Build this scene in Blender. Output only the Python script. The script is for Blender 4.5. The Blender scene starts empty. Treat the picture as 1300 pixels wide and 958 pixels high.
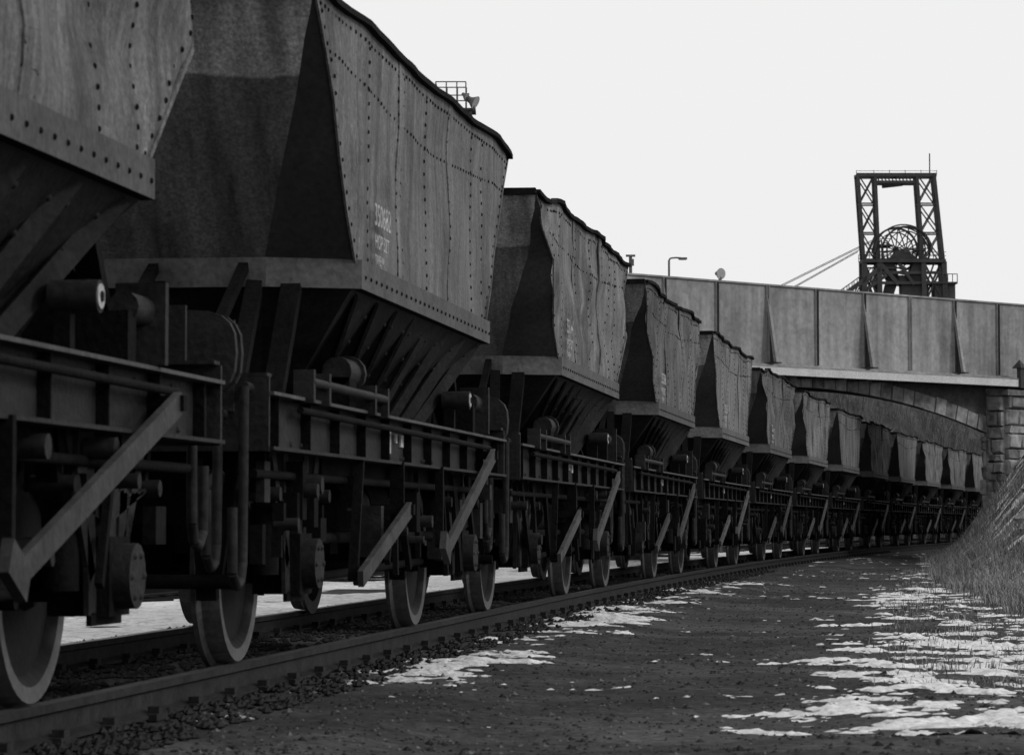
import bpy, math, random
import numpy as np
from mathutils import Vector, Matrix, noise
random.seed(7)
S=bpy.context.scene
COL=S.collection
# ---------------- helpers ----------------
class MB:
    def __init__(s): s.v=[];s.f=[];s.m=[];s.sm=[]
    def add(s,vs,fs,m=0,smooth=False):
        o=len(s.v); s.v.extend([tuple(p) for p in vs])
        for f in fs: s.f.append(tuple(i+o for i in f)); s.m.append(m); s.sm.append(smooth)
    def box(s,c,d,m=0,rot=None):
        hx,hy,hz=d[0]/2,d[1]/2,d[2]/2
        P=[Vector((x,y,z)) for x in(-hx,hx) for y in(-hy,hy) for z in(-hz,hz)]
        if rot is not None: P=[rot@p for p in P]
        c=Vector(c); P=[p+c for p in P]
        s.add(P,[(0,1,3,2),(4,6,7,5),(0,4,5,1),(2,3,7,6),(0,2,6,4),(1,5,7,3)],m)
    def bar(s,a,b,w,h,m=0,up=(0,0,1)):
        a=Vector(a);b=Vector(b);d=b-a;L=d.length
        if L<1e-6:return
        d.normalize();u=Vector(up)
        if abs(d.dot(u))>.98:u=Vector((0,1,0)) if abs(d.y)<.9 else Vector((1,0,0))
        r=d.cross(u).normalized();u=r.cross(d).normalized()
        R=Matrix((r,d,u)).transposed()
        s.box((a+b)/2,(w,L,h),m,R)
    def cyl(s,a,b,r,n=10,m=0,r2=None,caps=True):
        a=Vector(a);b=Vector(b);d=(b-a).normalized()
        u=Vector((0,0,1)) if abs(d.z)<.9 else Vector((1,0,0))
        x=d.cross(u).normalized();y=d.cross(x)
        r2=r if r2 is None else r2
        vs=[]
        for k in range(n):
            t=2*math.pi*k/n;q=x*math.cos(t)+y*math.sin(t)
            vs.append(a+q*r);vs.append(b+q*r2)
        s.add(vs,[(2*k,2*k+1,(2*k+3)%(2*n),(2*k+2)%(2*n)) for k in range(n)],m,True)
        if caps:
            s.add([vs[2*k] for k in range(n)],[tuple(range(n))],m)
            s.add([vs[2*k+1] for k in range(n)],[tuple(range(n))[::-1]],m)
    def tube(s,pts,r,n=8,m=0):
        for a,b in zip(pts[:-1],pts[1:]): s.cyl(a,b,r,n,m)
    def lathe_x(s,c,prof,n=40,m=0):
        k=len(prof);vs=[]
        for j in range(n):
            t=2*math.pi*j/n
            for (x,r) in prof: vs.append((c[0]+x,c[1]+r*math.cos(t),c[2]+r*math.sin(t)))
        fs=[]
        for j in range(n):
            for i in range(k-1):
                a=j*k+i;b=((j+1)%n)*k+i
                fs.append((a,a+1,b+1,b))
        s.add(vs,fs,m,False)
    def dome(s,c,nrm,r,m=0):
        nrm=Vector(nrm).normalized()
        u=Vector((0,0,1)) if abs(nrm.z)<.9 else Vector((1,0,0))
        x=nrm.cross(u).normalized();y=nrm.cross(x);c=Vector(c)
        vs=[c+(x*math.cos(t)+y*math.sin(t))*r for t in [k*math.pi/3 for k in range(6)]]
        vs+=[c+(x*math.cos(t)+y*math.sin(t))*r*.6+nrm*r*.5 for t in [k*math.pi/3 for k in range(6)]]
        fs=[(k,(k+1)%6,6+(k+1)%6,6+k) for k in range(6)]+[tuple(range(6,12))]
        s.add(vs,fs,m,True)
    def mesh(s,name,mats):
        me=bpy.data.meshes.new(name);me.from_pydata(s.v,[],s.f)
        for x in mats: me.materials.append(x)
        me.polygons.foreach_set('material_index',s.m)
        me.polygons.foreach_set('use_smooth',s.sm)
        me.update();return me
    def obj(s,name,mats,loc=(0,0,0),rz=0):
        o=bpy.data.objects.new(name,s.mesh(name,mats));COL.objects.link(o)
        o.location=loc;o.rotation_euler=(0,0,rz);return o

def mat(name,lo,hi,scale=3,stretch=(1,1,1),rough=.8,bump=.2,bscale=30,metal=0,detail=8,rnd=0,extra=None,spec=.3,spk=.3):
    M=bpy.data.materials.new(name);M.use_nodes=True;N=M.node_tree.nodes;L=M.node_tree.links
    B=N['Principled BSDF'];B.inputs['Roughness'].default_value=rough;B.inputs['Metallic'].default_value=metal
    B.inputs['Specular IOR Level'].default_value=spec
    tc=N.new('ShaderNodeTexCoord');mp=N.new('ShaderNodeMapping');L.new(tc.outputs['Object'],mp.inputs[0])
    mp.inputs['Scale'].default_value=stretch
    if rnd:
        oi=N.new('ShaderNodeObjectInfo');ml=N.new('ShaderNodeMath');ml.operation='MULTIPLY';ml.inputs[1].default_value=37
        L.new(oi.outputs['Random'],ml.inputs[0]);L.new(ml.outputs[0],mp.inputs['Location'])
    n=N.new('ShaderNodeTexNoise');n.inputs['Scale'].default_value=scale;n.inputs['Detail'].default_value=detail;n.inputs['Roughness'].default_value=.65
    L.new(mp.outputs[0],n.inputs['Vector'])
    cr=N.new('ShaderNodeValToRGB');cr.color_ramp.elements[0].position=.3;cr.color_ramp.elements[1].position=.7
    cr.color_ramp.elements[0].color=(lo,lo,lo,1);cr.color_ramp.elements[1].color=(hi,hi,hi,1)
    L.new(n.outputs['Fac'],cr.inputs[0])
    out=cr.outputs[0]
    n2=N.new('ShaderNodeTexNoise');n2.inputs['Scale'].default_value=bscale;n2.inputs['Detail'].default_value=6
    L.new(tc.outputs['Object'],n2.inputs['Vector'])
    mr=N.new('ShaderNodeMapRange');mr.inputs[1].default_value=.3;mr.inputs[2].default_value=.7;mr.inputs[3].default_value=1-spk;mr.inputs[4].default_value=1+spk
    L.new(n2.outputs['Fac'],mr.inputs[0])
    vm=N.new('ShaderNodeVectorMath');vm.operation='SCALE';L.new(out,vm.inputs[0]);L.new(mr.outputs[0],vm.inputs['Scale']);out=vm.outputs[0]
    if rnd:
        mr2=N.new('ShaderNodeMapRange');mr2.inputs[3].default_value=1-rnd;mr2.inputs[4].default_value=1+rnd
        L.new(oi.outputs['Random'],mr2.inputs[0])
        v2=N.new('ShaderNodeVectorMath');v2.operation='SCALE';L.new(out,v2.inputs[0]);L.new(mr2.outputs[0],v2.inputs['Scale']);out=v2.outputs[0]
    if extra: out=extra(M,N,L,tc,out)
    L.new(out,B.inputs['Base Color'])
    if bump:
        b=N.new('ShaderNodeBump');b.inputs['Strength'].default_value=bump;b.inputs['Distance'].default_value=.02
        L.new(n2.outputs['Fac'],b.inputs['Height']);L.new(b.outputs[0],B.inputs['Normal'])
    return M

def noise_mul(N,L,tc,out,scl,sc,det,lo_p,hi_p,lo_v,hi_v,rnd=True,rough=.6):
    mp=N.new('ShaderNodeMapping');mp.inputs['Scale'].default_value=scl;L.new(tc.outputs['Object'],mp.inputs[0])
    n=N.new('ShaderNodeTexNoise');n.inputs['Scale'].default_value=sc;n.inputs['Detail'].default_value=det;n.inputs['Roughness'].default_value=rough
    L.new(mp.outputs[0],n.inputs['Vector'])
    if rnd:
        n.noise_dimensions='4D';oi=N.new('ShaderNodeObjectInfo');m2=N.new('ShaderNodeMath');m2.operation='MULTIPLY';m2.inputs[1].default_value=53.7
        L.new(oi.outputs['Random'],m2.inputs[0]);L.new(m2.outputs[0],n.inputs['W'])
    mr=N.new('ShaderNodeMapRange');mr.inputs[1].default_value=lo_p;mr.inputs[2].default_value=hi_p;mr.inputs[3].default_value=lo_v;mr.inputs[4].default_value=hi_v
    L.new(n.outputs['Fac'],mr.inputs[0])
    v=N.new('ShaderNodeVectorMath');v.operation='SCALE';L.new(out,v.inputs[0]);L.new(mr.outputs[0],v.inputs['Scale'])
    return v.outputs[0]
def body_extra(M,N,L,tc,out):
    out=noise_mul(N,L,tc,out,(9,9,.45),1.5,6,.35,.65,.55,1.35)
    out=noise_mul(N,L,tc,out,(1,1,.8),1.1,10,.46,.62,1,.32,rough=.75)
    out=noise_mul(N,L,tc,out,(2.2,2.2,1.2),1.6,12,.57,.64,1,1.8,rough=.8)
    out=noise_mul(N,L,tc,out,(1,1,1),70,4,.3,.7,.65,1.35,rnd=False)
    return out
def end_extra(M,N,L,tc,out):
    out=noise_mul(N,L,tc,out,(5,1,.35),1.3,6,.35,.65,.45,1.6)
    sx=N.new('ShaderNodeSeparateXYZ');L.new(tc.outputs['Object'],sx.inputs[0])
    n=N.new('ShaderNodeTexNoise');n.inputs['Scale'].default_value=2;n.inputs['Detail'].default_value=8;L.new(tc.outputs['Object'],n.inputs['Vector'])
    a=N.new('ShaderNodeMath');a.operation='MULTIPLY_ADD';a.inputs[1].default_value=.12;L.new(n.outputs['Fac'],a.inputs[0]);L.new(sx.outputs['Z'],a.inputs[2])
    mr=N.new('ShaderNodeMapRange');mr.inputs[1].default_value=2.95;mr.inputs[2].default_value=2.965;mr.inputs[3].default_value=1;mr.inputs[4].default_value=3.0  # upper end sheet coloured lighter, painting in the light of an upright plate
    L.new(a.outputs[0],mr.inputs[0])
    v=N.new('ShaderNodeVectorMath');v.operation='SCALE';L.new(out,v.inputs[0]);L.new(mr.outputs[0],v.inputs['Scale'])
    out=noise_mul(N,L,tc,v.outputs[0],(1,1,1),60,4,.3,.7,.65,1.35,rnd=False)
    return out

m_body=mat('weathered_body_paint',.10,.17,scale=2.5,stretch=(1,1.6,.6),rough=.65,bump=.25,bscale=30,rnd=.2,extra=body_extra,spec=.2,spk=.25)
m_band=mat('band_steel',.05,.11,scale=4,rough=.7,bump=.2,rnd=.2,spec=.18)
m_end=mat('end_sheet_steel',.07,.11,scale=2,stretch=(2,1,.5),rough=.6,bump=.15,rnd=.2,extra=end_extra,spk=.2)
m_cham=mat('corner_sheet_painted_shade',.02,.045,scale=2,rough=.65,bump=.15,rnd=.2,spk=.25)  # corner facets darker than the ends: their shade is painted into the colour
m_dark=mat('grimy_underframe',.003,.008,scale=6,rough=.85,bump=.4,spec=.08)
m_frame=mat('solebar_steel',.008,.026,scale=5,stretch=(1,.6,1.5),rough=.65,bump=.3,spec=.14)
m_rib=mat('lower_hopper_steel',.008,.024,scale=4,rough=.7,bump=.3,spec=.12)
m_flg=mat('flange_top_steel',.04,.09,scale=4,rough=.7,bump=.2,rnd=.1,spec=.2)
m_lev=mat('lever_steel',.025,.075,scale=6,rough=.6,bump=.2,rnd=.4,spec=.2)
m_wheel=mat('worn_tread_steel',.05,.1,scale=8,rough=.45,bump=.1,spec=.3)
m_wheelf=mat('wheel_disc_steel',.008,.022,scale=8,rough=.6,bump=.1,spec=.15)
m_white=mat('faded_white_paint',.2,.55,scale=25,rough=.8,bump=.1)
m_coal=mat('coal',.01,.03,scale=20,rough=.7,bump=.8,bscale=18)
m_rail=mat('rail_steel',.010,.03,scale=8,rough=.7,bump=.2,spec=.12)
m_railtop=mat('rail_head',.07,.15,scale=10,rough=.4,bump=.05,metal=.4)
m_sleeper=mat('sleeper_timber',.01,.025,scale=6,rough=.9,spec=.1)

def nz(p,sc,seed=0): return noise.noise(Vector((p[0]*sc+seed,p[1]*sc-seed*.7,p[2]*sc+seed*1.3)))
# ---------------- wagon ----------------
HT=3.30;ZB=2.03;HL=3.53;HB=2.4;HE=2.57;W=1.30;WE=.86
def wagon_mesh(seed,damp):
    rnd=random.Random(seed);mb=MB()
    def dz(p):
        p=Vector(p)
        k=min(1,max(0,(p.z-ZB)/.3))
        o=(nz(p,1.3,seed)*.6+nz(p,3.1,seed+5)*.4)*damp*k
        oz=nz((p.x,p.y,0),.8,seed+9)*damp*1.0*max(0,(p.z-2.9)/.4)
        oy=nz(p,1.6,seed+20)*damp*k
        return p+Vector((o,oy,oz))
    def patch(A,B,C,D,nu,nv,m):
        vs=[]
        for j in range(nv+1):
            for i in range(nu+1):
                u=i/nu;v=j/nv
                p=(Vector(A)*(1-u)+Vector(B)*u)*(1-v)+(Vector(D)*(1-u)+Vector(C)*u)*v
                vs.append(dz(p))
        fs=[(j*(nu+1)+i,(j+1)*(nu+1)+i,(j+1)*(nu+1)+i+1,j*(nu+1)+i+1) for j in range(nv) for i in range(nu)]
        mb.add(vs,fs,m,True)
    for s in(1,-1):
        patch((s*W,-HL,HT),(s*W,HL,HT),(s*W,HB,ZB),(s*W,-HB,ZB),40,10,0)
        for e in(1,-1):
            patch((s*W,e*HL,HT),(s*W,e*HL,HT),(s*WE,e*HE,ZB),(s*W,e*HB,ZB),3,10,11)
            for k in range(5):
                A=Vector((s*W,e*HL,HT));B=Vector((s*(W+.002),e*HB,ZB))
                mb.bar(dz(A.lerp(B,k/5)),dz(A.lerp(B,(k+1)/5)),.012,.022,0)
    for e in(1,-1):
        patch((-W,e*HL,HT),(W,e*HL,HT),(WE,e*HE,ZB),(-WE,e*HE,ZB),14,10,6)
    def ring(z,o):
        return [Vector(p) for p in [(W+o,-HB,z),(W+o,HB,z),(WE+o*.5,HE+o,z),(-WE-o*.5,HE+o,z),(-W-o,HB,z),(-W-o,-HB,z),(-WE-o*.5,-HE-o,z),(WE+o*.5,-HE-o,z)]]
    def rings(a,b,m):
        mb.add(a+b,[(i,(i+1)%8,8+(i+1)%8,8+i) for i in range(8)],m)
    r1=ring(ZB+.02,.0);r2=ring(ZB+.02,.035);r3=ring(1.90,.035);r4=ring(1.90,-.02)
    rings(r1,r2,5);rings(r2,r3,5);rings(r3,r4,1)
    r5=[Vector(p) for p in [(.62,-1.55,1.1),(.62,1.55,1.1),(.5,1.65,1.1),(-.5,1.65,1.1),(-.62,1.55,1.1),(-.62,-1.55,1.1),(-.5,-1.65,1.1),(.5,-1.65,1.1)]]
    rings(r4,r5,10)
    mb.add(r5,[tuple(range(8))],1)
    for y0 in(-.8,.8):
        mb.add([(.5,y0-.6,1.1),(.5,y0+.6,1.1),(-.5,y0+.6,1.1),(-.5,y0-.6,1.1),(.3,y0-.35,.42),(.3,y0+.35,.42),(-.3,y0+.35,.42),(-.3,y0-.35,.42)],
          [(0,1,5,4),(1,2,6,5),(2,3,7,6),(3,0,4,7),(4,5,6,7)],1)
    for s in(1,-1):
        for i in range(8):
            y=-2.2+i*4.4/7
            yb=y*.74
            t=.018
            P=[(s*1.26,y,1.90),(s*.98,y,1.90),(s*.7,yb,1.30),(s*.92,yb,1.30)]
            vs=[(p[0],p[1]-t,p[2]) for p in P]+[(p[0],p[1]+t,p[2]) for p in P]
            mb.add(vs,[(0,1,2,3),(7,6,5,4),(0,4,5,1),(1,5,6,2),(2,6,7,3),(3,7,4,0)],10)
            mb.bar((s*1.26,y,1.9),(s*.93,yb,1.30),.09,.02,10,up=(s,0,.5))
            if i<7 and s>0:
                for k in range(6):
                    f=k/5*.8+.1
                    for dy in(.1,.5):
                        yy=(y+dy)*(1-f)+(yb+dy*.8)*f
                        mb.dome((s*(1.28-.66*f*.98)+.0,yy,1.88-.78*f),(s,0,-.8),.016,2)
    for e in(1,-1):
        for x in(-.9,-.35,.35,.9):
            mb.bar((x*.9,e*2.55,1.92),(x*1.05,e*3.6,1.32),.08,.08,1)
            mb.bar((x*.9,e*3.95,1.32),(x*.85,e*2.62,2.0),.05,.05,1)
        mb.box((0,e*3.3,1.3),(2.1,1.3,.03),1)
        mb.bar((-1.0,e*3.0,1.31),(-1.0,e*2.55,1.9),.1,.06,1); mb.bar((1.0,e*3.0,1.31),(1.0,e*2.55,1.9),.1,.06,1)
    n=48
    for s in(1,-1):
        for i in range(n):
            a=dz((s*(W+.012),-HL+2*HL*i/n,HT));b=dz((s*(W+.012),-HL+2*HL*(i+1)/n,HT))
            f=lambda q:.008+.009*math.sin(q*.41+seed)
            a.z+=f(i);b.z+=f(i+1)
            mb.bar(a,b,.05,.032,1)
        mb.bar(dz((-W,s*HL,HT)),dz((W,s*HL,HT)),.07,.05,1)
    nx,ny=12,40;vs=[]
    for j in range(ny+1):
        for i in range(nx+1):
            x=-W+.03+(2*W-.06)*i/nx;y=-HL+.03+(2*HL-.06)*j/ny
            e=min(1,(W-abs(x))/.35)*min(1,(HL-abs(y))/.5)
            z=HT-.06+e*(.06+.05*nz((x,y,0),1.5,seed)+.05*nz((x,y,0),6,seed))
            vs.append((x,y,z))
    mb.add(vs,[(j*(nx+1)+i,j*(nx+1)+i+1,(j+1)*(nx+1)+i+1,(j+1)*(nx+1)+i) for j in range(ny) for i in range(nx)],4)
    def sidept(s,y,z): return dz((s*W,y,z))
    def ylim(z): return HB+(HL-HB)*(z-ZB)/(HT-ZB)
    for s in(1,-1):
        for y in(-2.05,-1.1,-.95,-.1,.75,.9,1.75,2.25):
            if abs(y)<2.3:
                z=ZB+.05
                while z<HT-.03:
                    p=sidept(s,y,z)
                    if rnd.random()>.04: mb.dome(p,(s,0,0),.0135,1 if y!=.9 else 0)
                    z+=.075
        for y in(-1.02,.82):
            for k in range(10):
                a=sidept(s,y,ZB+(HT-ZB)*k/10);b=sidept(s,y,ZB+(HT-ZB)*(k+1)/10)
                mb.bar(a,b,.012,.16,0,up=(0,1,0))
        for sy in(1,-1):
            for k in range(17):
                z=ZB+.04+k*.075;p=sidept(s,sy*(ylim(z)-.07),z);mb.dome(p,(s,0,0),.0135,1)
        y=-3.4
        while y<3.45:
            mb.dome(sidept(s,y,HT-.07),(s,0,0),.013,1)
            if abs(y)<ylim(2.95): mb.dome(sidept(s,y,2.96-.05*math.cos(y)),(s,0,0),.012,1)
            y+=.11
        y=-2.3
        while y<2.35:
            mb.dome((s*(W+.037),y,1.965),(s,0,0),.013,1);y+=.16
    # ---- underframe
    for s in(1,-1):
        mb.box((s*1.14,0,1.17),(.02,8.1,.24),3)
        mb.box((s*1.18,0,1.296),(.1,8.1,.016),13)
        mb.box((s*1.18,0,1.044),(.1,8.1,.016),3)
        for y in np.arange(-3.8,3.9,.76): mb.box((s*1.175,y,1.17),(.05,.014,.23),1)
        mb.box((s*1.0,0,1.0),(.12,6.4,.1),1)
        for y in(-2.75,2.75):
            x0=s*.72
            mb.lathe_x((x0,y,.475),[(0.07*s,.0),(0.07*s,.09),(.03*s,.11),(.015*s,.36),(.055*s,.40)],44,12)
            mb.lathe_x((x0,y,.475),[(.055*s,.40),(.06*s,.462),(-.03*s,.475),(-.05*s,.50),(-.075*s,.50),(-.075*s,.40)],44,7)
            mb.lathe_x((x0,y,.475),[(-.075*s,.40),(-.03*s,.36),(-.03*s,.11),(-.08*s,.09),(-.08*s,0)],44,12)
            mb.box((s*1.0,y,.5),(.24,.3,.3),1)
            mb.cyl((s*1.1,y,.5),(s*1.19,y,.5),.125,16,3)
            for k in range(6):
                t=k*math.pi/3;mb.dome((s*1.19,y+.09*math.cos(t),.5+.09*math.sin(t)),(s,0,0),.018,3)
            for k in range(7):
                L=.62-.075*k
                for q in(-1,1):
                    mb.bar((s*1.02,y,.70+k*.02),(s*1.02,y+q*L,.70+.13*(L/.6)**2+k*.02),.1,.017,3)
            mb.box((s*1.02,y,.74),(.14,.1,.24),3)
            for q in(-1,1):
                mb.bar((s*1.02,y+q*.62,.83),(s*1.02,y+q*.70,1.05),.08,.05,1)
                mb.cyl((s*.95,y+q*.62,.84),(s*1.12,y+q*.62,.84),.035,8,3)
                mb.bar((s*1.06,y+q*.2,.36),(s*1.06,y+q*.26,1.05),.02,.11,3,up=(0,1,0))
                mb.bar((s*1.06,y+q*.2,.5),(s*1.06,y+q*.55,1.04),.02,.08,3,up=(0,1,0))
                mb.cyl((s*.98,y+q*.33,.45),(s*.98,y+q*.33,.8),.07,10,1)
                mb.box((s*.74,y+q*.54,.5),(.1,.07,.34),1,Matrix.Rotation(-q*.15,3,'X'))
                mb.bar((s*.8,y+q*.58,.42),(s*.9,y+q*.62,1.1),.05,.05,1)
            mb.bar((s*1.06,y-.22,.34),(s*1.06,y+.22,.34),.02,.05,1)
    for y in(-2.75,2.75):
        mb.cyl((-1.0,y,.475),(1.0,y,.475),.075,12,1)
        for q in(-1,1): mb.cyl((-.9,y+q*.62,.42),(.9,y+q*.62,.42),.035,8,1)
    for e in(1,-1):
        mb.box((0,e*4.06,1.2),(2.42,.03,.34),3)
        mb.box((0,e*4.02,1.38),(2.4,.1,.016),3)
        for s in(1,-1):
            mb.box((s*.87,e*4.08,1.42),(.36,.03,.42),3)
            mb.cyl((s*.87,e*4.07,1.45),(s*.87,e*4.3,1.45),.11,14,1)
            mb.cyl((s*.87,e*4.3,1.45),(s*.87,e*4.47,1.45),.075,14,13)
            vs=[];m=20
            for k in range(m):
                t=2*math.pi*k/m;cx_=math.copysign(abs(math.cos(t))**.6,math.cos(t));cz=math.copysign(abs(math.sin(t))**.7,math.sin(t))
                vs.append((s*.93+.25*cx_,e*4.47,1.45+.19*cz));
            vs+=[(p[0],e*4.515,p[2]) for p in vs]
            mb.add(vs,[tuple(range(m)),tuple(range(2*m-1,m-1,-1))]+[(k,(k+1)%m,m+(k+1)%m,m+k) for k in range(m)],3)
        mb.cyl((0,e*4.0,1.05),(0,e*4.35,1.05),.05,8,1);mb.box((0,e*4.4,1.0),(.1,.3,.28),1)
    for (x,e,zt,zb_) in((1.12,-1,1.32,.42),(1.0,-1,1.2,.5),(.5,1,1.1,.45),(1.05,1,1.25,.6)):
        y0=e*4.12
        mb.tube([(x,e*4.02,zt)]+[(x,y0+e*.07,zt),(x,y0+e*.09,zb_+.1),(x,y0+e*.13,zb_+.02),(x,y0+e*.21,zb_),(x,y0+e*.29,zb_+.06),(x,y0+e*.3,zb_+.35)],.024,8,3)
    for s in(1,-1):
        xo=s*1.27
        mb.bar((xo,3.05*s,1.17),(xo,.95*s,.55),.03,.09,8,up=(0,-.3,1))
        mb.bar((xo,.98*s,.50),(xo,.78*s,.60),.04,.12,8)
        mb.bar((xo,-.5*s,.78),(xo,-2.05*s,.41),.03,.085,8,up=(0,-.3,1))
        mb.bar((s*1.1,3.05*s,1.17),(s*1.3,3.05*s,1.17),.06,.06,1)
        mb.bar((s*1.05,-.5*s,.78),(s*1.3,-.5*s,.78),.06,.06,1)
        mb.bar((s*1.22,.95*s,.55),(s*1.22,.95*s,1.05),.05,.04,1)
        mb.bar((s*1.2,-.5*s,.7),(s*1.2,-.5*s,1.05),.08,.03,1)
        mb.bar((s*1.2,-1.9*s,.4),(s*1.2,-1.7*s,1.05),.05,.03,1)
        mb.cyl((s*1.25,-3.3,1.38),(s*1.25,-1.2,1.38),.024,8,3)
        mb.cyl((s*1.22,-3.4,1.24),(s*1.22,3.2,1.22),.018,8,1)
        mb.cyl((s*1.1,-3.9,.93),(s*1.1,3.9,.93),.022,8,1)
        mb.cyl((s*.98,-2.3,.62),(s*.98,2.3,.62),.03,8,1)
        mb.cyl((s*.9,-2.2,.4),(s*.9,2.2,.45),.025,8,1)
        for yy in(-3.3,-2.9,-1.6,-1.2): mb.box((s*1.22,yy,1.36),(.1,.05,.16),3)
        mb.cyl((s*1.12,-1.95,1.5),(s*1.12,-1.65,1.5),.08,14,3);mb.cyl((s*1.12,-1.65,1.5),(s*1.12,-1.6,1.5),.1,14,3)
        mb.box((s*1.1,-1.85,1.39),(.18,.2,.16),1)
        mb.box((s*1.16,2.9,1.47),(.2,.05,.32),3);mb.cyl((s*1.16,2.62,1.52),(s*1.16,2.9,1.52),.06,12,3);mb.box((s*1.1,2.6,1.4),(.2,.12,.2),1)
        mb.cyl((s*1.1,1.85,1.5),(s*1.28,1.85,1.5),.06,14,3);mb.cyl((s*1.28,1.85,1.5),(s*1.285,1.85,1.5),.045,14,9);mb.cyl((s*1.285,1.85,1.5),(s*1.29,1.85,1.5),.02,10,1)
        mb.bar((s*1.15,1.85,1.3),(s*1.15,1.85,1.5),.06,.06,1)
        mb.cyl((s*.85,-1.1,.78),(s*.85,-.35,.78),.17,16,1)
        mb.cyl((s*.8,.1,.82),(s*.8,.75,.82),.14,16,1)
        mb.box((s*1.155,-.55,1.17),(.012,.13,.14),9);mb.box((s*1.155,-.1,1.18),(.012,.1,.07),9);mb.box((s*1.155,-.3,1.19),(.012,.06,.05),9)
        for k in range(30):
            y=rnd.uniform(-3.9,3.9);z=rnd.uniform(.55,1.0);L=rnd.uniform(.08,.3)
            mb.box((s*rnd.uniform(.85,1.18),y,z),(rnd.uniform(.03,.14),rnd.uniform(.03,.16),L),rnd.choice((1,1,3)))
            if k%5==0: mb.cyl((s*1.1,y,z),(s*1.22,y,z),rnd.uniform(.02,.045),10,3)
        for k in range(14):
            y=rnd.uniform(-3.6,3.6);mb.box((s*rnd.uniform(.2,.6),y,rnd.uniform(.6,.95)),(.3,rnd.uniform(.1,.5),rnd.uniform(.1,.4)),1)
        for k in range(9):
            y=rnd.uniform(-3.6,3.2)
            mb.bar((s*1.1,y,1.02),(s*1.12,y+rnd.uniform(-.4,.4),rnd.uniform(.35,.6)),.03,.05,1)
        for k in range(26):
            y=rnd.uniform(-3.9,3.9);mb.dome((s*1.152,y,rnd.choice((1.08,1.25))),(s,0,0),.016,3)
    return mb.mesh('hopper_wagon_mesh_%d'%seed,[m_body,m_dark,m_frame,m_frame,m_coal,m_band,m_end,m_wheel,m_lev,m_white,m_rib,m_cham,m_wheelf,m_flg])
meshes=[wagon_mesh(3,.04),wagon_mesh(11,.11),wagon_mesh(23,.10),wagon_mesh(31,.06)]
CX=-4.1
def cx(y): 
    d=max(0,y-25); return CX+.00066*d*d
def crv(y): return .00132*max(0,y-25)
nums=['352131','350682','351947','353308','350215','352764']
y=17.6-2*9.1;i=0
while y<245:
    me=meshes[(0,1,0,1,2,3,1,2)[i%8]]
    o=bpy.data.objects.new('hopper_wagon',me);COL.objects.link(o)
    o.location=(cx(y),y,0);o.rotation_euler=(0,0,-math.atan(crv(y)))
    if 1<=i<=6:
        for (t,yy,zz,sz) in((nums[i-1],-2.0,2.27,.17),('HOP 32T',-1.98,2.15,.11),('TARE 14',-1.98,2.065,.075)):
            c=bpy.data.curves.new('lettering','FONT');c.body=t;c.size=sz;c.extrude=.001
            to=bpy.data.objects.new('lettering',c);COL.objects.link(to);to.parent=o
            c.materials.append(m_white)
            to.location=(W+.03,yy,zz);to.rotation_euler=(math.pi/2,0,math.pi/2)
    y+=9.1/math.sqrt(1+crv(y)**2);i+=1

# ---------------- ground ----------------
def sstep(a,b,x):
    t=np.clip((x-a)/(b-a),0,1);return t*t*(3-2*t)
def vnoise(X,Y,sc,seed=0,oct=4,rough=.5):
    fx=X.ravel();fy=Y.ravel();r=np.zeros(fx.shape)
    amp=1;tot=0;s=sc
    rs=np.random.RandomState(seed+1)
    for o in range(oct):
        T=rs.rand(256,256);an=.6+o*1.1;ca,sa=math.cos(an),math.sin(an)
        gx=(fx*ca-fy*sa)*s+17.3*o+1000;gy=(fx*sa+fy*ca)*s+31.7*o+1000
        ix=np.floor(gx).astype(int);iy=np.floor(gy).astype(int);tx=gx-ix;ty=gy-iy
        tx=tx*tx*(3-2*tx);ty=ty*ty*(3-2*ty)
        a=T[ix%256,iy%256];b=T[(ix+1)%256,iy%256];c=T[ix%256,(iy+1)%256];d=T[(ix+1)%256,(iy+1)%256]
        r+=amp*((a*(1-tx)+b*tx)*(1-ty)+(c*(1-tx)+d*tx)*ty);tot+=amp
        amp*=rough;s*=2.03
    return (r/tot).reshape(X.shape)
def tcx(Y): return CX+.00066*np.maximum(0,Y-25)**2
def gz(X,Y):
    c=tcx(Y);d=np.abs(X-c)
    z=-.21+.05*sstep(2.3,1.6,d)
    z=z+ (vnoise(X,Y,.45,3,4)-.5)*.10*sstep(1.6,3.0,d) + (vnoise(X,Y,3.,5,3)-.5)*.03
    toe=.85+.8*sstep(44,24,Y)+2.8*sstep(80,110,Y)+.0005*np.maximum(0,Y-110)**2
    prof=sstep(-.1,1,(X-toe)/2.7)
    hgt=.25+1.45*sstep(28,50,Y)+1.1*sstep(50,70,Y)
    z=z+prof*hgt*(1+.25*(vnoise(X,Y,.5,9,4)-.5))+prof*.25*(vnoise(X,Y,1.3,19,3)-.5)
    l=(c-9.5)-X
    hl=1.3+1.2*sstep(30,90,Y)+7.*sstep(85,150,Y)
    z=z+sstep(0,1,l/(5+6*sstep(85,150,Y)))*hl*(1+.3*(vnoise(X,Y,.2,12,4)-.5))
    return z
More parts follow.
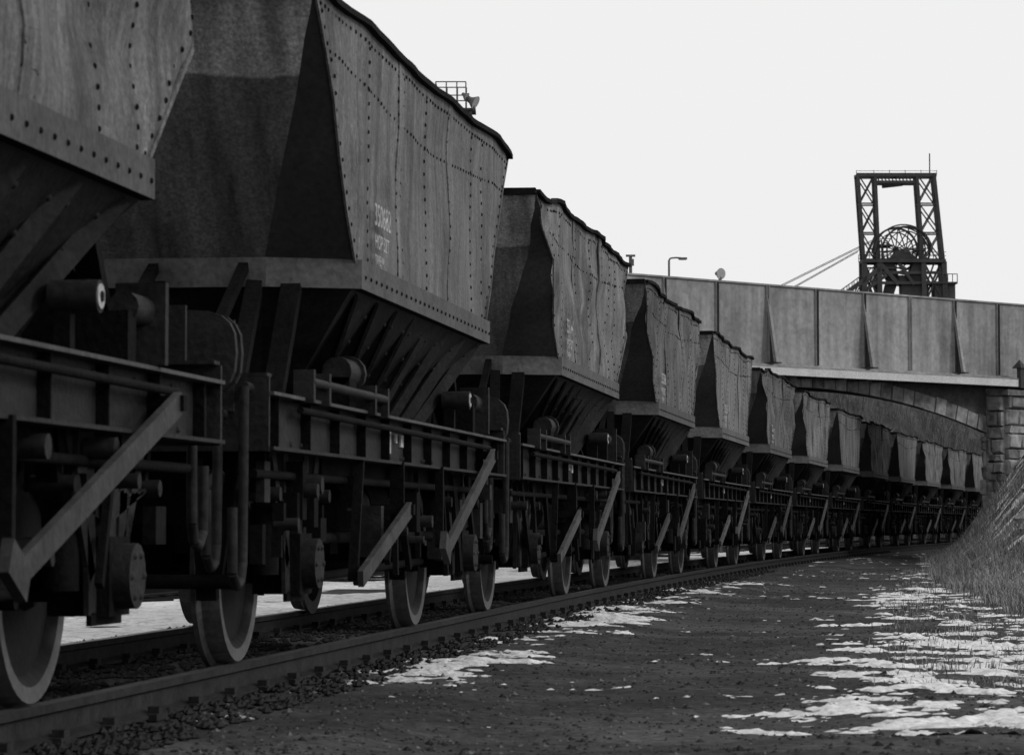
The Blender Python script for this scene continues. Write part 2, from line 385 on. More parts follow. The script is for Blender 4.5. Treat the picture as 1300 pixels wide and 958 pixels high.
def grid_obj(name,xs,ys,zf,mats,mask=None):
    X,Y=np.meshgrid(xs,ys);Z=zf(X,Y);nx=len(xs);ny=len(ys)
    V=np.stack([X,Y,Z],-1).reshape(-1,3)
    idx=np.arange(nx*ny).reshape(ny,nx)
    F=np.stack([idx[:-1,:-1],idx[:-1,1:],idx[1:,1:],idx[1:,:-1]],-1).reshape(-1,4)
    if mask is not None:
        K=mask.reshape(-1)[F].any(1);F=F[K]
        used=np.unique(F);re=-np.ones(len(V),int);re[used]=np.arange(len(used));V=V[used];F=re[F]
    me=bpy.data.meshes.new(name);me.vertices.add(len(V));me.vertices.foreach_set('co',V.ravel())
    me.loops.add(F.size);me.loops.foreach_set('vertex_index',F.ravel().astype(np.int32))
    me.polygons.add(len(F));me.polygons.foreach_set('loop_start',np.arange(0,F.size,4,dtype=np.int32));me.polygons.foreach_set('loop_total',np.full(len(F),4,np.int32))
    me.update();me.validate();me.shade_smooth()
    for m in mats: me.materials.append(m)
    o=bpy.data.objects.new(name,me);COL.objects.link(o);return o
def ground_extra(M,N,L,tc,out):
    out=noise_mul(N,L,tc,out,(1,1,1),.5,8,.42,.62,.7,1.5,rnd=False)
    return noise_mul(N,L,tc,out,(1,1,1),25,8,.35,.65,.5,1.7,rnd=False,rough=.75)
m_ground=mat('cinder_ground',.02,.055,scale=2.2,rough=.95,bump=1,bscale=14,spec=.1,detail=12,extra=ground_extra)
xs=np.concatenate([[-900,-500,-250,-120,-70],np.arange(-45,-13,1.),np.arange(-13,9,.12),np.arange(9,40,1.2),[60,100,200,400,900]])
ys=np.concatenate([[-300,-100,-40,-15],np.arange(-5,9,1),np.arange(9,70,.22),np.arange(70,130,.7),np.arange(130,260,3),[300,400,600,1000,2000]])
grid_obj('ground',xs,ys,gz,[m_ground])
def snow_extra(M,N,L,tc,out):
    return noise_mul(N,L,tc,out,(1,1,1),9,10,.52,.66,1,.35,rnd=False,rough=.75)
m_snow=mat('snow',.5,.78,scale=5,rough=.8,bump=.8,bscale=20,spec=.1,spk=.15,extra=snow_extra)
def snow(name,x0,x1,dx,y0,y1,dy,fn):
    xs=np.arange(x0,x1,dx);ys=np.arange(y0,y1,dy);X,Y=np.meshgrid(xs,ys)
    h=fn(X,Y)
    zz=gz(X,Y)+np.clip(h,-.03,.03)
    grid_obj(name,xs,ys,lambda a,b:zz,[m_snow],mask=(h>-.001))
def fg(X,Y):
    n=vnoise(X,Y,2.3,21,7,.76)
    n2=vnoise(X,Y,.4,33,3)
    n3=vnoise(X,Y,9,44,3,.6)
    c=tcx(Y)
    d=X-(c+.78)
    strip=sstep(.05,.25,d)*sstep(1.4,.6,d)*sstep(15,17.5,Y)*sstep(52,34,Y)
    right=sstep(2.7,4.4,X-c)*sstep(5.5,2.2,X)
    cov=np.maximum(strip*.185,right*.172)
    thr=.715-cov-(n2-.5)*.2
    return (n+.2*(n3-.5)-thr)*.15
snow('snow_patches',-3.4,4.2,.03,13,34,.05,fg)
snow('snow_patches',-3.4,5.5,.06,33.95,90,.13,fg)
def lf(X,Y):
    n=vnoise(X,Y,.35,41,6,.6);c=tcx(Y);l=c-X
    cov=sstep(1.6,2.2,l)*sstep(10.5,9.,l)
    tr=np.exp(-((l-6.3)/.25)**2)+np.exp(-((l-4.85)/.25)**2)
    return (n-(1.0-.70*cov)-.12*tr)*.3
snow('snow_field',-16,0,.14,7,110,.3,lf)

# ---------------- track ----------------
def track(off,nm):
    mb=MB();YS=list(np.arange(-20,262,2.))
    prof=[(-.035,0),(.035,0),(.035,-.035),(.01,-.045),(.01,-.12),(.065,-.135),(.065,-.15),(-.065,-.15),(-.065,-.135),(-.01,-.12),(-.01,-.045),(-.035,-.035)]
    for g in(-.7525,.7525):
        vs=[]
        for yy in YS:
            a=math.atan(crv(yy));c=cx(yy)+off
            for (px,pz) in prof: vs.append((c+(g+px)*math.cos(a),yy-(g+px)*math.sin(a),pz))
        k=len(prof)
        for i in range(len(YS)-1):
            for j in range(k):
                mb.add([vs[i*k+j],vs[i*k+(j+1)%k],vs[(i+1)*k+(j+1)%k],vs[(i+1)*k+j]],[(0,1,2,3)],1 if j==0 else 0)
        yy=-2
        while yy<90 and off==0:
            mb.box((cx(yy)+g,yy,-.145),(.2,.2,.03),0)
            mb.box((cx(yy)+g+.07,yy,-.12),(.05,.08,.04),0);yy+=.75
    yy=-5
    while yy<200:
        a=math.atan(crv(yy));mb.box((cx(yy)+off,yy,-.235),(2.5,.25,.13),2,Matrix.Rotation(-a,3,'Z'));yy+=.75
    mb.obj(nm,[m_rail,m_railtop,m_sleeper])
track(0,'railway_track');track(-5.6,'railway_track')
mb=MB();rs=random.Random(5)
def rock(c,r,m=0):
    vs=[];
    for (a,b,d) in((1,0,0),(-1,0,0),(0,1,0),(0,-1,0),(0,0,.7),(0,0,-.7)):
        k=r*rs.uniform(.7,1.3);vs.append((c[0]+a*k,c[1]+b*k,c[2]+d*k))
    mb.add(vs,[(0,2,4),(2,1,4),(1,3,4),(3,0,4),(2,0,5),(1,2,5),(3,1,5),(0,3,5)],m)
N=26000
gx=np.array([rs.uniform(-3.4,3.5) for _ in range(N)]);gy=np.array([11+50*rs.random()**1.8 for _ in range(N)]);GZ=gz(gx,gy)
for a,b,c in zip(gx,gy,GZ): rock((a,b,c+.0),rs.choice((.005,.006,.008,.01,.013,.022 if rs.random()<.25 else .008)),0 if rs.random()<.75 else 1)
N=14000
gx=np.array([rs.uniform(-5.9,-2.85) for _ in range(N)]);gy=np.array([10+45*rs.random()**1.6 for _ in range(N)]);gx=gx+(tcx(gy)-CX);GZ=gz(gx,gy)
for a,b,c in zip(gx,gy,GZ): rock((a,b,c+.01),rs.choice((.015,.022,.03)),0)
m_stone=mat('ballast_stone',.014,.04,scale=12,rough=.95,bump=.2,spec=.08)
m_stone2=mat('pale_stone',.06,.13,scale=12,rough=.9,bump=.2)
mb.obj('gravel',[m_stone,m_stone2])
# ---------------- grass ----------------
def toef(y): return .85+.8*float(sstep(44,24,np.array(float(y))))
def grass(name,P,mats):
    mb=MB()
    X=np.array([p[0] for p in P]);Y=np.array([p[1] for p in P]);Z=gz(X,Y)
    for (x,y,h,w),z in zip(P,Z):
        t=rs.uniform(0,6.283);lean=rs.uniform(.1,1.0)*h;lt=rs.uniform(0,6.283)
        dx,dy=math.cos(t)*w/2,math.sin(t)*w/2;lx,ly=math.cos(lt)*lean,math.sin(lt)*lean
        mb.add([(x-dx,y-dy,z-.02),(x+dx,y+dy,z-.02),(x+dx*.7+lx*.35,y+dy*.7+ly*.35,z+h*.6),(x-dx*.7+lx*.35,y-dy*.7+ly*.35,z+h*.6),(x+lx,y+ly,z+h*rs.uniform(.7,1))],[(0,1,2,3),(3,2,4)],0 if rs.random()<.6 else 1)
    return mb.obj(name,mats)
m_g1=mat('dry_grass',.18,.42,scale=1.5,rough=.9,bump=0);m_g2=mat('dead_grass_dark',.04,.10,scale=1,rough=.9,bump=0)
P=[];cl=[]
cr_=random.Random(77)
for k in range(4200):
    y=20+58*rs.random()**.9
    x=toef(y)+rs.uniform(-.1,1)*rs.uniform(0,3.8)-.15
    # clumpiness: keep where a low-frequency noise is high
    if noise.noise(Vector((x*1.4,y*.8,3)))<-.18+.1*rs.random(): continue
    cl.append((x,y,rs.uniform(.08,.3) if y>30 else rs.uniform(.05,.2)))
for k in range(45):
    y=rs.uniform(28,70);cl.append((toef(y)+rs.uniform(.2,2.5),y,rs.uniform(.35,.6)))
for k in range(300):
    y=rs.uniform(17,60);x=rs.uniform(-.1,1.4);cl.append((x,y,rs.uniform(.03,.1)))
for (x,y,h) in cl:
    for q in range(rs.randint(8,24)):
        P.append((x+rs.gauss(0,.10),y+rs.gauss(0,.14),h*rs.uniform(.4,1.2),rs.uniform(.005,.010)))
grass('dry_grass',P,[m_g1,m_g2])
m_twig=mat('twig',.07,.2,scale=.25,rough=.9,bump=0)
def scrub():
    mb=MB();pts=[]
    for k in range(1500):
        y=rs.uniform(8,100);x=cx(y)-10-rs.random()*9;pts.append((x,y,rs.uniform(.4,1.1),6))
    for k in range(6500):
        y=rs.uniform(100,240);x=cx(y)-6-rs.random()**1.3*34;g=noise.noise(Vector((x*.18,y*.12,0)))
        if g<-.25: continue
        pts.append((x,y,rs.uniform(.5,1.4)*(1.3+1.2*g),7))
    X=np.array([p[0] for p in pts]);Y=np.array([p[1] for p in pts]);Z=gz(X,Y)
    for (x,y,h,n),z in zip(pts,Z):
        for q in range(n):
            a=rs.uniform(0,6.28);l=rs.uniform(.2,.6)*h;w=.012+.012*h
            p0=Vector((x+rs.gauss(0,.2),y+rs.gauss(0,.2),z-.05));p1=p0+Vector((math.cos(a)*l*.4,math.sin(a)*l*.4,h*.55));p2=p0+Vector((math.cos(a)*l,math.sin(a)*l,h*rs.uniform(.8,1.1)))
            d=Vector((w/2,0,0));mm=0 if (y<100 or q%3==0) else 1
            mb.add([p0-d,p0+d,p1+d*.7,p1-d*.7,p2],[(0,1,2,3),(3,2,4)],mm)
            for r_ in range(2):
                b=rs.uniform(0,6.28);p3=p1+Vector((math.cos(b)*l*.7,math.sin(b)*l*.7,h*rs.uniform(.15,.4)))
                mb.add([p1-d*.5,p1+d*.5,p3],[(0,1,2)],mm)
    mb.obj('winter_scrub',[m_g2,m_twig])
scrub()

# ---------------- bridge ----------------
th=math.radians(7.45);F=Vector((-math.sin(th),math.cos(th),0));R=Vector((math.cos(th),math.sin(th),0))
def cam_pos(px,depth,z=0):
    p=F*depth+R*((px-650)/3830*depth);return Vector((p.x,p.y,z))
B0=cam_pos(960,70);ang=math.radians(39.8);D=Vector((math.sin(ang),math.cos(ang),0));Nf=Vector((D.y,-D.x,0))
brz=math.pi/2-ang
def plate_extra(M,N,L,tc,out):
    out=noise_mul(N,L,tc,out,(3,3,.3),1.2,8,.35,.65,.75,1.2,rnd=False)
    out=noise_mul(N,L,tc,out,(.58,.1,.05),1.0,1,.4,.6,.88,1.1,rnd=False)
    return noise_mul(N,L,tc,out,(.5,.5,.9),1.2,10,.5,.65,1,.7,rnd=False,rough=.7)
m_plate=mat('bridge_plate',.2,.29,scale=1.1,stretch=(1,1,.7),rough=.85,bump=.12,bscale=10,extra=plate_extra,spk=.15)
m_flange=mat('bridge_flange',.4,.55,scale=2,rough=.7,bump=.05)
m_bdark=mat('bridge_dark_steel',.025,.05,scale=3,rough=.8)
m_masonry=mat('sandstone_block',.13,.32,scale=1.2,rough=.95,bump=.9,bscale=6,detail=10,spk=.35)
m_mortar=mat('dark_mortar',.04,.08,scale=5,rough=1,bump=.5)  # dark mortar tone, also on the spandrel and arch soffit
m_masonry2=mat('sandstone_dark',.08,.18,scale=1.5,rough=.95,bump=.9,bscale=6,spk=.35)
mb=MB()
t0,t1=-26,40
pit=1.72
mb.box(((t0+t1)/2,.06,5.33),(t1-t0,.05,1.82),0)
mb.box(((t0+t1)/2,.06,6.26),(t1-t0,.14,.04),0)
mb.box(((t0+t1)/2,-.0,4.36),(t1-t0,.22,.1),0)
t=t0+.55
ts=[]
while t<t1: ts.append(t);t+=pit
sh=.42-min(ts,key=lambda q:abs(q-.42));ts=[q+sh for q in ts];ic=min(range(len(ts)),key=lambda i:abs(ts[i]-.42))
for i,t in enumerate(ts):
    mb.box((t,.02,5.33),(.09,.06,1.8),0)
    mb.box((t+.0,-.015,5.33),(.018,.09,1.8),2 if i%3 else 0)
    for zz in np.arange(4.5,6.2,.12): 
        mb.dome((t-.09,.034,zz),(0,-1,0),.014,0)
        mb.dome((t+.09,.034,zz),(0,-1,0),.014,2)
    if (i-ic)%2==0:
        P=[(t,.0,6.1),(t,-.30,4.44),(t,-.22,4.44),(t,.0,5.75)]
        a=.04
        vs=[(p[0]-a,p[1],p[2]) for p in P]+[(p[0]+a,p[1],p[2]) for p in P]
        mb.add(vs,[(0,1,2,3),(7,6,5,4),(0,4,5,1),(1,5,6,2),(2,6,7,3),(3,7,4,0)],0)
        mb.add([(t+.02,0,4.44),(t+.02,-.27,4.44),(t+.02,0,5.9)],[(0,1,2)],2)
        mb.box((t,-.16,4.425),(.16,.4,.03),2)
mb.box(((-1+11.3)/2,-.42,4.23),(12.3,.16,.2),1)
mb.box(((-1+11.3)/2,-.2,4.33),(12.5,.62,.03),0)
mb.box((t0/2-.6,-.3,4.25),(-t0-1.2,.1,.16),2)
for t in np.arange(-1,11.4,.9): mb.box((t,-.1,4.2),(.08,.6,.2),2)
mb.box(((t0+t1)/2,3.2,4.3),(t1-t0,5.9,.14),2)
mb.box(((t0+t1)/2,5.4,5.3),(t1-t0,.06,1.8),0)
ta,tb=-5.2,8.8;tc_=(ta+tb)/2;hs=(tb-ta)/2;zs,zc=2.98,3.93
def arch(t):
    q=(t-tc_)/hs;return zs+(zc-zs)*(1-q*q)
trd=Vector((math.sin(math.atan(crv(73))),math.cos(math.atan(crv(73))),0))
ly=Vector((-Nf.x,-Nf.y,0));skx=trd.dot(D)/trd.dot(ly)
DY=1.5;y0=.25
def P3(t,y,z): return (t+skx*(y-y0),y,z)
n=32
for i in range(n):
    a=ta+(tb-ta)*i/n;b=ta+(tb-ta)*(i+1)/n
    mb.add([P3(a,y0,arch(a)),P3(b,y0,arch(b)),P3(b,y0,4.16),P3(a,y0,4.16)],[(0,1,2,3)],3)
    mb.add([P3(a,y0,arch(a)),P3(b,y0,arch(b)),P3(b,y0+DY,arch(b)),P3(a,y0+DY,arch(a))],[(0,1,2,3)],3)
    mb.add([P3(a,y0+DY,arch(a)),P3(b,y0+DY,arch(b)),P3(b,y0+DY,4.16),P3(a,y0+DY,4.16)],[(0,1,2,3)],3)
nv=34
for i in range(nv):
    a=ta+(tb-ta)*(i+.04)/nv;b=ta+(tb-ta)*(i+.96)/nv
    def nrm(t):
        dzdt=-2*(zc-zs)*(t-tc_)/hs/hs;v=Vector((-dzdt,0,1));return v.normalized()
    hgt=.36+rs.uniform(-.02,.05);out=rs.uniform(.03,.06)
    A=Vector((a,0,arch(a)-.01));Bq=Vector((b,0,arch(b)-.01));A2=A+nrm(a)*hgt;B2=Bq+nrm(b)*hgt
    vs=[(p.x,y0-out,p.z) for p in(A,Bq,B2,A2)]+[(p.x,y0+.1,p.z) for p in(A,Bq,B2,A2)]
    mb.add(vs,[(0,1,2,3),(0,4,5,1),(1,5,6,2),(2,6,7,3),(3,7,4,0)],4 if i%3 else 5)
def blockwall(org,dx,L,z0,z1,nr,big=1.):
    z=z0;row=0
    while z<z1-.05:
        h=min(rs.uniform(.2,.42)*big,z1-z);t=-rs.random()*.5
        while t<L:
            w=rs.uniform(.28,.9)*big;a=max(0,t);b=min(L,t+w)
            if b-a>.05:
                c=org+dx*((a+b)/2);o=rs.uniform(.01,.1)
                w2,h2,dd=(b-a-.025)/2,(h-.025)/2,(.12+o)/2;ch=min(w2,h2)*.22
                ctr=Vector((c.x+nr.x*o/2,c.y+nr.y*o/2,z+h/2))
                pts=[];J=lambda:rs.uniform(-.02,.02)
                for (u,v) in((-1,-1),(1,-1),(1,1),(-1,1)): pts.append(ctr+dx*(u*w2)+nr*(-dd)+Vector((0,0,v*h2)))
                for (u,v) in((-1,-1),(1,-1),(1,1),(-1,1)): pts.append(ctr+dx*(u*w2+J()*.5)+nr*(dd*.4)+Vector((0,0,v*h2+J()*.5)))
                for (u,v) in((-1,-1),(1,-1),(1,1),(-1,1)): pts.append(ctr+dx*(u*(w2-ch)+J())+nr*(dd+J())+Vector((0,0,v*(h2-ch)+J())))
                mb.add(pts,[(0,1,5,4),(1,2,6,5),(2,3,7,6),(3,0,4,7),(4,5,9,8),(5,6,10,9),(6,7,11,10),(7,4,8,11),(8,9,10,11)],rs.choice((4,4,5)))
            t+=w
        z+=h;row+=1
ex=Vector((1,0,0));fr=Vector((0,-1,0))
def prism(pts,z0,z1,m):
    k=len(pts);mb.add([(p[0],p[1],z0) for p in pts]+[(p[0],p[1],z1) for p in pts],[(i,(i+1)%k,k+(i+1)%k,k+i) for i in range(k)]+[tuple(range(k,2*k))],m)
DW=5.2;sk=skx*DW
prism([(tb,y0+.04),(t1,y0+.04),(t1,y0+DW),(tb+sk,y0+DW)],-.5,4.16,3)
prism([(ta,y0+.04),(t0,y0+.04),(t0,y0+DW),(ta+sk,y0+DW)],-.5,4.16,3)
blockwall(Vector((tb,y0,0)),ex,16,-.4,4.1,fr)
blockwall(Vector((ta-14,y0,0)),ex,14,-.4,4.1,fr)
sd=Vector((skx,1,0)).normalized()
blockwall(Vector((tb,y0,0)),sd,DW*math.sqrt(1+skx*skx),-.4,2.9,Vector((-sd.y,sd.x,0)))
mb.box((tb+.55,-.06,1.75),(.84,.4,4.2),3);mb.box((tb+.55,-.14,3.98),(1.1,.66,.14),5)
blockwall(Vector((tb+.1,-.27,0)),ex,.9,-.4,3.9,fr)
blockwall(Vector((tb+.1,-.27,0)),Vector((0,1,0)),.5,-.4,3.9,Vector((-1,0,0)))
mb.box((tb+.5,-.5,4.35),(.2,.12,.5),2)
mb.add([(tb+.37,-.6,4.6),(tb+.63,-.6,4.6),(tb+.63,-.3,4.6),(tb+.37,-.3,4.6),(tb+.5,-.45,4.82)],[(0,1,4),(1,2,4),(2,3,4),(3,0,4)],2)
bo=mb.obj('railway_overbridge',[m_plate,m_flange,m_bdark,m_mortar,m_masonry,m_masonry2],loc=(B0.x,B0.y,0),rz=brz)
mb=MB();pts=[(2.1+rs.uniform(-.3,.9),52+rs.uniform(-6,8)) for _ in range(16)]
Z=gz(np.array([p[0] for p in pts]),np.array([p[1] for p in pts]))
for p,z in zip(pts,Z): rock((p[0],p[1],z+.05),rs.uniform(.1,.24))
mb.obj('sandstone_rubble',[m_masonry])

# ---------------- headframe ----------------
m_hf=mat('headframe_steel',.03,.06,scale=1,rough=.8,bump=.1)
d=280;px=d/3830
def U(x):return (x-1141)*px
def Zp(y):return .7+(664-y)*px
mb=MB()
def tower(xa0,xa1,xb0,xb1,yt,yb,v0,v1,nb,th=.2):
    def C(f,l,v): 
        x=(xa0*(1-f)+xb0*f) if l==0 else (xa1*(1-f)+xb1*f)
        return Vector((U(x),v,Zp(yt*(1-f)+yb*f)))
    for l in(0,1):
        for v in(v0,v1): mb.bar(C(0,l,v),C(1,l,v),th*1.5,th*1.5,0)
    for i in range(nb+1):
        f=i/nb
        for v in(v0,v1): mb.bar(C(f,0,v),C(f,1,v),th*.7,th*.7,0)
        for l in(0,1): mb.bar(C(f,l,v0),C(f,l,v1),th*.7,th*.7,0)
        if i<nb:
            g=(i+1)/nb
            for v in(v0,v1): mb.bar(C(f,0,v),C(g,1,v),th*.6,th*.6,0);mb.bar(C(f,1,v),C(g,0,v),th*.6,th*.6,0)
            for l in(0,1): mb.bar(C(f,l,v0),C(g,l,v1),th*.6,th*.6,0)
tower(1090,1112,1097,1116,221,333,-.9,.9,3,.19)
tower(1165,1187,1172,1198,221,333,-.9,.9,3,.19)
tower(1097,1116,1100,1118,333,660,-1.2,1.2,6,.3)
tower(1172,1198,1176,1206,333,660,-1.2,1.2,6,.3)
for v in(-.9,.9):
    mb.box((U(1139),v,Zp(222)),(U(1190)-U(1088),.3,.34),0);mb.box((U(1139),v,Zp(231)),(U(1166)-U(1112),.2,.26),0)
    for i in range(6): mb.bar((U(1113+9*i),v,Zp(222)),(U(1117.5+9*i),v,Zp(231)),.1,.1,0)
for x in(1090,1112,1139,1165,1187): mb.box((U(x),0,Zp(222)),(.22,2.,.22),0)
for x in(1088,1110,1130,1150,1170,1190): mb.bar((U(x),-1.,Zp(222)),(U(x),-1.,Zp(216)),.05,.05,0)
mb.bar((U(1088),-1.,Zp(217)),(U(1190),-1.,Zp(217)),.04,.04,0)
mb.bar((U(1122),0,Zp(235)),(U(1148),0,Zp(232)),.35,.4,0)
mb.cyl((U(1183),0,Zp(220)),(U(1183),0,Zp(193)),.06,6,0)
def wheel(cxp,cyp,r,v):
    c=Vector((U(cxp),v,Zp(cyp)));n=40
    for rr,tt in((r,.18),(r-.4,.09)):
        pts=[c+Vector((math.cos(2*math.pi*k/n)*rr,0,math.sin(2*math.pi*k/n)*rr)) for k in range(n+1)]
        for a,b in zip(pts[:-1],pts[1:]): mb.bar(a,b,tt,.25,0,up=(0,1,0))
    for k in range(14):
        t=2*math.pi*k/14+.1;mb.bar(c,c+Vector((math.cos(t)*r,0,math.sin(t)*r)),.1,.1,0,up=(0,1,0))
    mb.cyl(c+Vector((0,-.4,0)),c+Vector((0,.4,0)),.28,12,0)
wheel(1151,318,2.2,-.6);wheel(1140,316,2.05,.8)
c=Vector((U(1147),0,Zp(320)))
for v in(-1.1,1.2):
    pts=[c+Vector((math.cos(a)*2.65,v,math.sin(a)*2.5)) for a in np.linspace(.0,math.pi,20)]
    for a,b in zip(pts[:-1],pts[1:]): mb.bar(a,b,.12,.14,0,up=(0,1,0))
# staging beside the sheaves
for x in(1119,1126,1168): mb.bar((U(x),-1.2,Zp(332)),(U(x),-1.2,Zp(306)),.12,.12,0)
mb.box((U(1124),0,Zp(312)),(U(1133)-U(1116),2.4,.14),0);mb.box((U(1168),0,Zp(318)),(U(1174)-U(1160),2.4,.14),0)
mb.bar((U(1116),-1.2,Zp(304)),(U(1130),-1.2,Zp(304)),.06,.06,0)
mb.box((U(1147),0,Zp(332)),(U(1200)-U(1094),3.0,.3),0)
for v in(-1.5,1.5):
    mb.bar((U(1094),v,Zp(321)),(U(1200),v,Zp(321)),.05,.05,0);mb.bar((U(1094),v,Zp(326)),(U(1200),v,Zp(326)),.05,.05,0)
    for x in range(1094,1201,9): mb.bar((U(x),v,Zp(321)),(U(x),v,Zp(331)),.06,.06,0)
mb.add([(U(1126),-.9,Zp(331)),(U(1168),-.9,Zp(331)),(U(1152),-.9,Zp(318)),(U(1140),-.9,Zp(318)),(U(1126),.9,Zp(331)),(U(1168),.9,Zp(331)),(U(1152),.9,Zp(318)),(U(1140),.9,Zp(318))],[(0,1,2,3),(7,6,5,4),(0,4,5,1),(1,5,6,2),(2,6,7,3),(3,7,4,0)],0)
def slab(a,b,c_,d_,ya,yb,vv=1.):
    mb.add([(U(a),-vv,Zp(ya)),(U(b),-vv,Zp(ya)),(U(d_),-vv,Zp(yb)),(U(c_),-vv,Zp(yb)),(U(a),vv,Zp(ya)),(U(b),vv,Zp(ya)),(U(d_),vv,Zp(yb)),(U(c_),vv,Zp(yb))],[(0,1,2,3),(7,6,5,4),(0,4,5,1),(1,5,6,2),(2,6,7,3),(3,7,4,0)],0)
slab(1116,1136,1128,1142,334,356);slab(1160,1176,1150,1170,334,358);slab(1124,1172,1136,1176,350,362);slab(1144,1178,1146,1182,358,420)
slab(1128,1142,1110,1120,352,420,.8)
for (xa,ya,xb,yb,w) in((1118,336,1140,362,.35),(1110,347,1195,347,.26),(1116,360,1196,360,.26),(1140,334,1160,362,.3),(1100,341,1150,341,.15),(1185,336,1176,360,.15)):
    mb.bar((U(xa),-1.2,Zp(ya)),(U(xb),-1.2,Zp(yb)),w,w,0)
for v in(-1.3,1.3):
    mb.bar((U(1122),v,Zp(338)),(U(980),v,Zp(440)),.25,.42,0);mb.bar((U(1125),v,Zp(350)),(U(1000),v,Zp(440)),.2,.3,0)
    for i in range(10): mb.bar((U(1118-i*12),v,Zp(341+i*8.6)),(U(1110-i*12),v,Zp(357+i*8.4)),.12,.12,0)
    mb.bar((U(1122),v,Zp(330)),(U(1070),v,Zp(367)),.09,.09,0)
    for i in range(8): mb.bar((U(1120-i*6.5),v,Zp(331+i*4.7)),(U(1120-i*6.5),v,Zp(340+i*4.7)),.07,.07,0)
mb.box((U(1199),0,Zp(370)),(U(1212)-U(1186),2.4,Zp(362)-Zp(382)),0);mb.box((U(1198),0,Zp(360)),(U(1215)-U(1182),3,.16),0)
for x in(1196,1202,1208,1214): mb.bar((U(x),-1.5,Zp(349)),(U(x),-1.5,Zp(360)),.07,.07,0)
mb.bar((U(1196),-1.5,Zp(349)),(U(1214),-1.5,Zp(349)),.07,.07,0)
for v,q in((-.7,0),(.9,1)):
    mb.cyl((U(1112),v,Zp(303+q)),(U(800),v+2,Zp(303+q+312*.49)),.035,5,0)
    mb.cyl((U(1092),v,Zp(317+q)),(U(800),v+2,Zp(317+q+292*.56)),.035,5,0)
hp=cam_pos(1141,280)
mb.obj('colliery_headframe',[m_hf],loc=(hp.x,hp.y,0),rz=th)

# ---------------- lamps ----------------
m_pole=mat('galvanised_pole',.06,.12,scale=3,rough=.6,bump=.05)
m_lens=mat('lamp_glass',.3,.4,scale=3,rough=.2,bump=0)
dd=100;s_=dd/3830;mb=MB();zt=.7+(664-143)*s_
for a in(-.5,.5):
    for b in(-.5,.5): mb.bar((a,b,-.3),(a,b,zt),.07,.07,0)
for k in range(14):
    z0=k;z1=k+1
    if z1>zt:break
    mb.bar((-.5,-.5,z0),(.5,-.5,z1),.04,.04,0);mb.bar((-.5,-.5,z1),(.5,-.5,z1),.04,.04,0);mb.bar((.5,-.5,z0),(.5,.5,z1),.04,.04,0)
mb.box((0,0,zt),(1.35,1.3,.06),0)
for z in(.45,.9):
    for b in(-.65,.65): mb.bar((-.65,b,zt+z),(.35,b,zt+z),.035,.035,0);mb.bar((b*1.,-.65,zt+z),(b,.65,zt+z),.035,.035,0) if b<0 else None
for x in(-.65,-.3,.05,.35):
    for b in(-.65,.65): mb.bar((x,b,zt),(x,b,zt+.9),.04,.04,0)
mb.bar((.3,-.6,zt+.5),(.65,-.6,zt+.3),.04,.04,0)
def flood(c,dr,r):
    c=Vector(c);dr=Vector(dr).normalized()
    mb.cyl(c-dr*r*1.1,c-dr*r*.5,r*.35,12,0,r2=r*.5);mb.cyl(c-dr*r*.5,c+dr*r*.25,r*.5,16,0,r2=r);mb.cyl(c+dr*r*.25,c+dr*r*.3,r*.92,16,1)
    mb.bar(c-Vector((0,0,r*1.2)),c,.04,.04,0)
flood((.62,-.66,zt+.22),(.75,-.3,-.45),.24)
flood((.35,-.66,zt+.42),(.7,-.3,-.55),.14)
p=cam_pos(578,100);mb.obj('floodlight_tower',[m_pole,m_lens],loc=(p.x,p.y,.1),rz=th)
mb=MB();dd=110;s_=dd/3830;zt=.7+(664-330)*s_
mb.cyl((0,0,-.3),(0,0,zt),.07,10,0,r2=.04)
mb.tube([(0,0,zt),(.05,0,zt+.08),(.25,0,zt+.1),(.45,0,zt+.09)],.03,8,0)
mb.box((.5,0,zt+.07),(.32,.16,.07),0);mb.box((.5,0,zt+.03),(.26,.12,.03),1)
p=cam_pos(850,110);mb.obj('street_lamp',[m_pole,m_lens],loc=(p.x,p.y,0),rz=th)
mb=MB();dd=90;s_=dd/3830;zt=.7+(664-347)*s_
mb.cyl((0,0,-.3),(0,0,zt-.1),.05,10,0);flood((0,0,zt),(.5,-.8,-.1),.17)
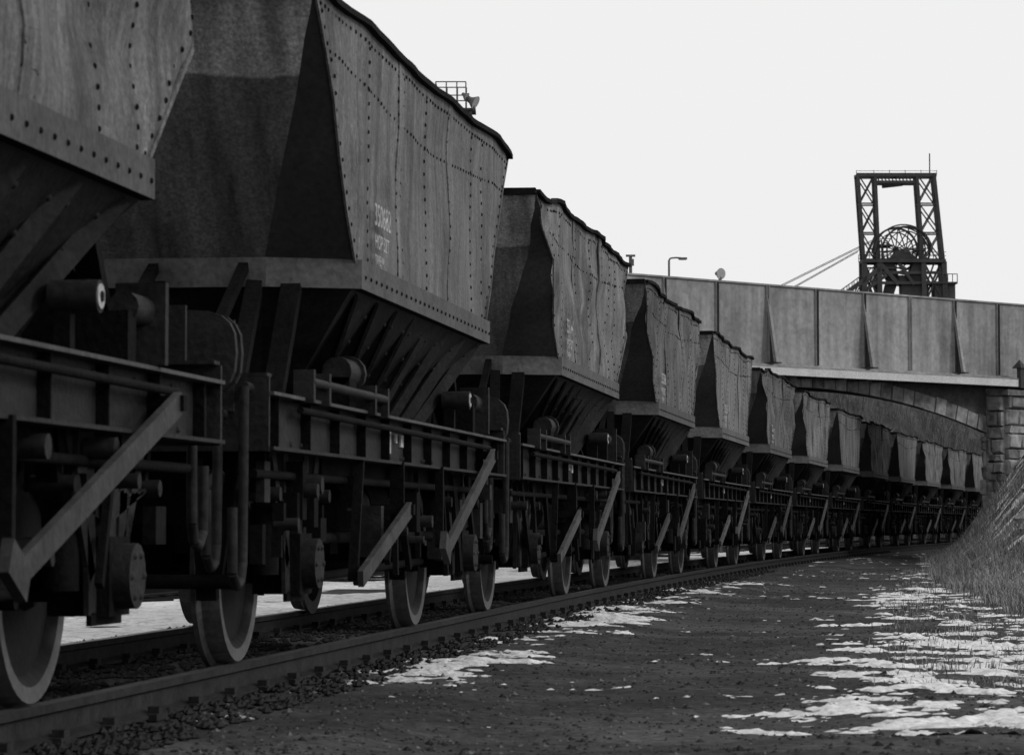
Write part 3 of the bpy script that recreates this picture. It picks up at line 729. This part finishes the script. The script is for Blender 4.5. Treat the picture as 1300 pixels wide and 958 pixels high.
p=cam_pos(915,90);mb.obj('floodlight_pole',[m_pole,m_lens],loc=(p.x,p.y,0),rz=th)
mb=MB();dd=90;s_=dd/3830;zt=.7+(664-324)*s_
mb.cyl((0,0,-.3),(0,0,zt),.05,8,0);mb.box((0,0,zt),(.28,.1,.06),0);mb.box((.05,0,zt-.2),(.1,.1,.2),0)
p=cam_pos(801,90);mb.obj('signal_post',[m_pole],loc=(p.x,p.y,0),rz=th)

# ---------------- world / light / camera ----------------
w=bpy.data.worlds.new('World');S.world=w;w.use_nodes=True;N=w.node_tree.nodes;L=w.node_tree.links
sk=N.new('ShaderNodeTexSky');sk.sky_type='NISHITA';sk.sun_disc=False
EL=math.radians(32);AZ=math.radians(100)
sk.sun_elevation=EL;sk.sun_rotation=AZ;sk.air_density=1;sk.dust_density=5
bw=N.new('ShaderNodeRGBToBW');L.new(sk.outputs[0],bw.inputs[0])
mx=N.new('ShaderNodeMix');mx.data_type='FLOAT';mx.inputs[0].default_value=.93;L.new(bw.outputs[0],mx.inputs[2]);mx.inputs[3].default_value=9.2
L.new(mx.outputs[0],N['Background'].inputs[0]);N['Background'].inputs[1].default_value=.1
sl=bpy.data.lights.new('sun','SUN');sl.energy=1.1;sl.angle=math.radians(12);sl.color=(1,1,1)
so=bpy.data.objects.new('sun',sl);COL.objects.link(so)
dv=Vector((math.sin(AZ)*math.cos(EL),math.cos(AZ)*math.cos(EL),math.sin(EL)))
so.rotation_euler=dv.to_track_quat('Z','Y').to_euler()
cam=bpy.data.cameras.new('camera');co=bpy.data.objects.new('camera',cam);COL.objects.link(co);S.camera=co
cam.sensor_width=36;cam.lens=3830/1300*36;cam.shift_y=-45/1300;cam.clip_end=5000;cam.clip_start=.2
co.location=(0,0,.7);co.rotation_euler=(math.pi/2+math.atan((664-434)/3830),0,th)
cam.dof.use_dof=True;cam.dof.focus_distance=34;cam.dof.aperture_fstop=9
S.view_settings.view_transform='Standard';S.view_settings.look='None';S.view_settings.exposure=0
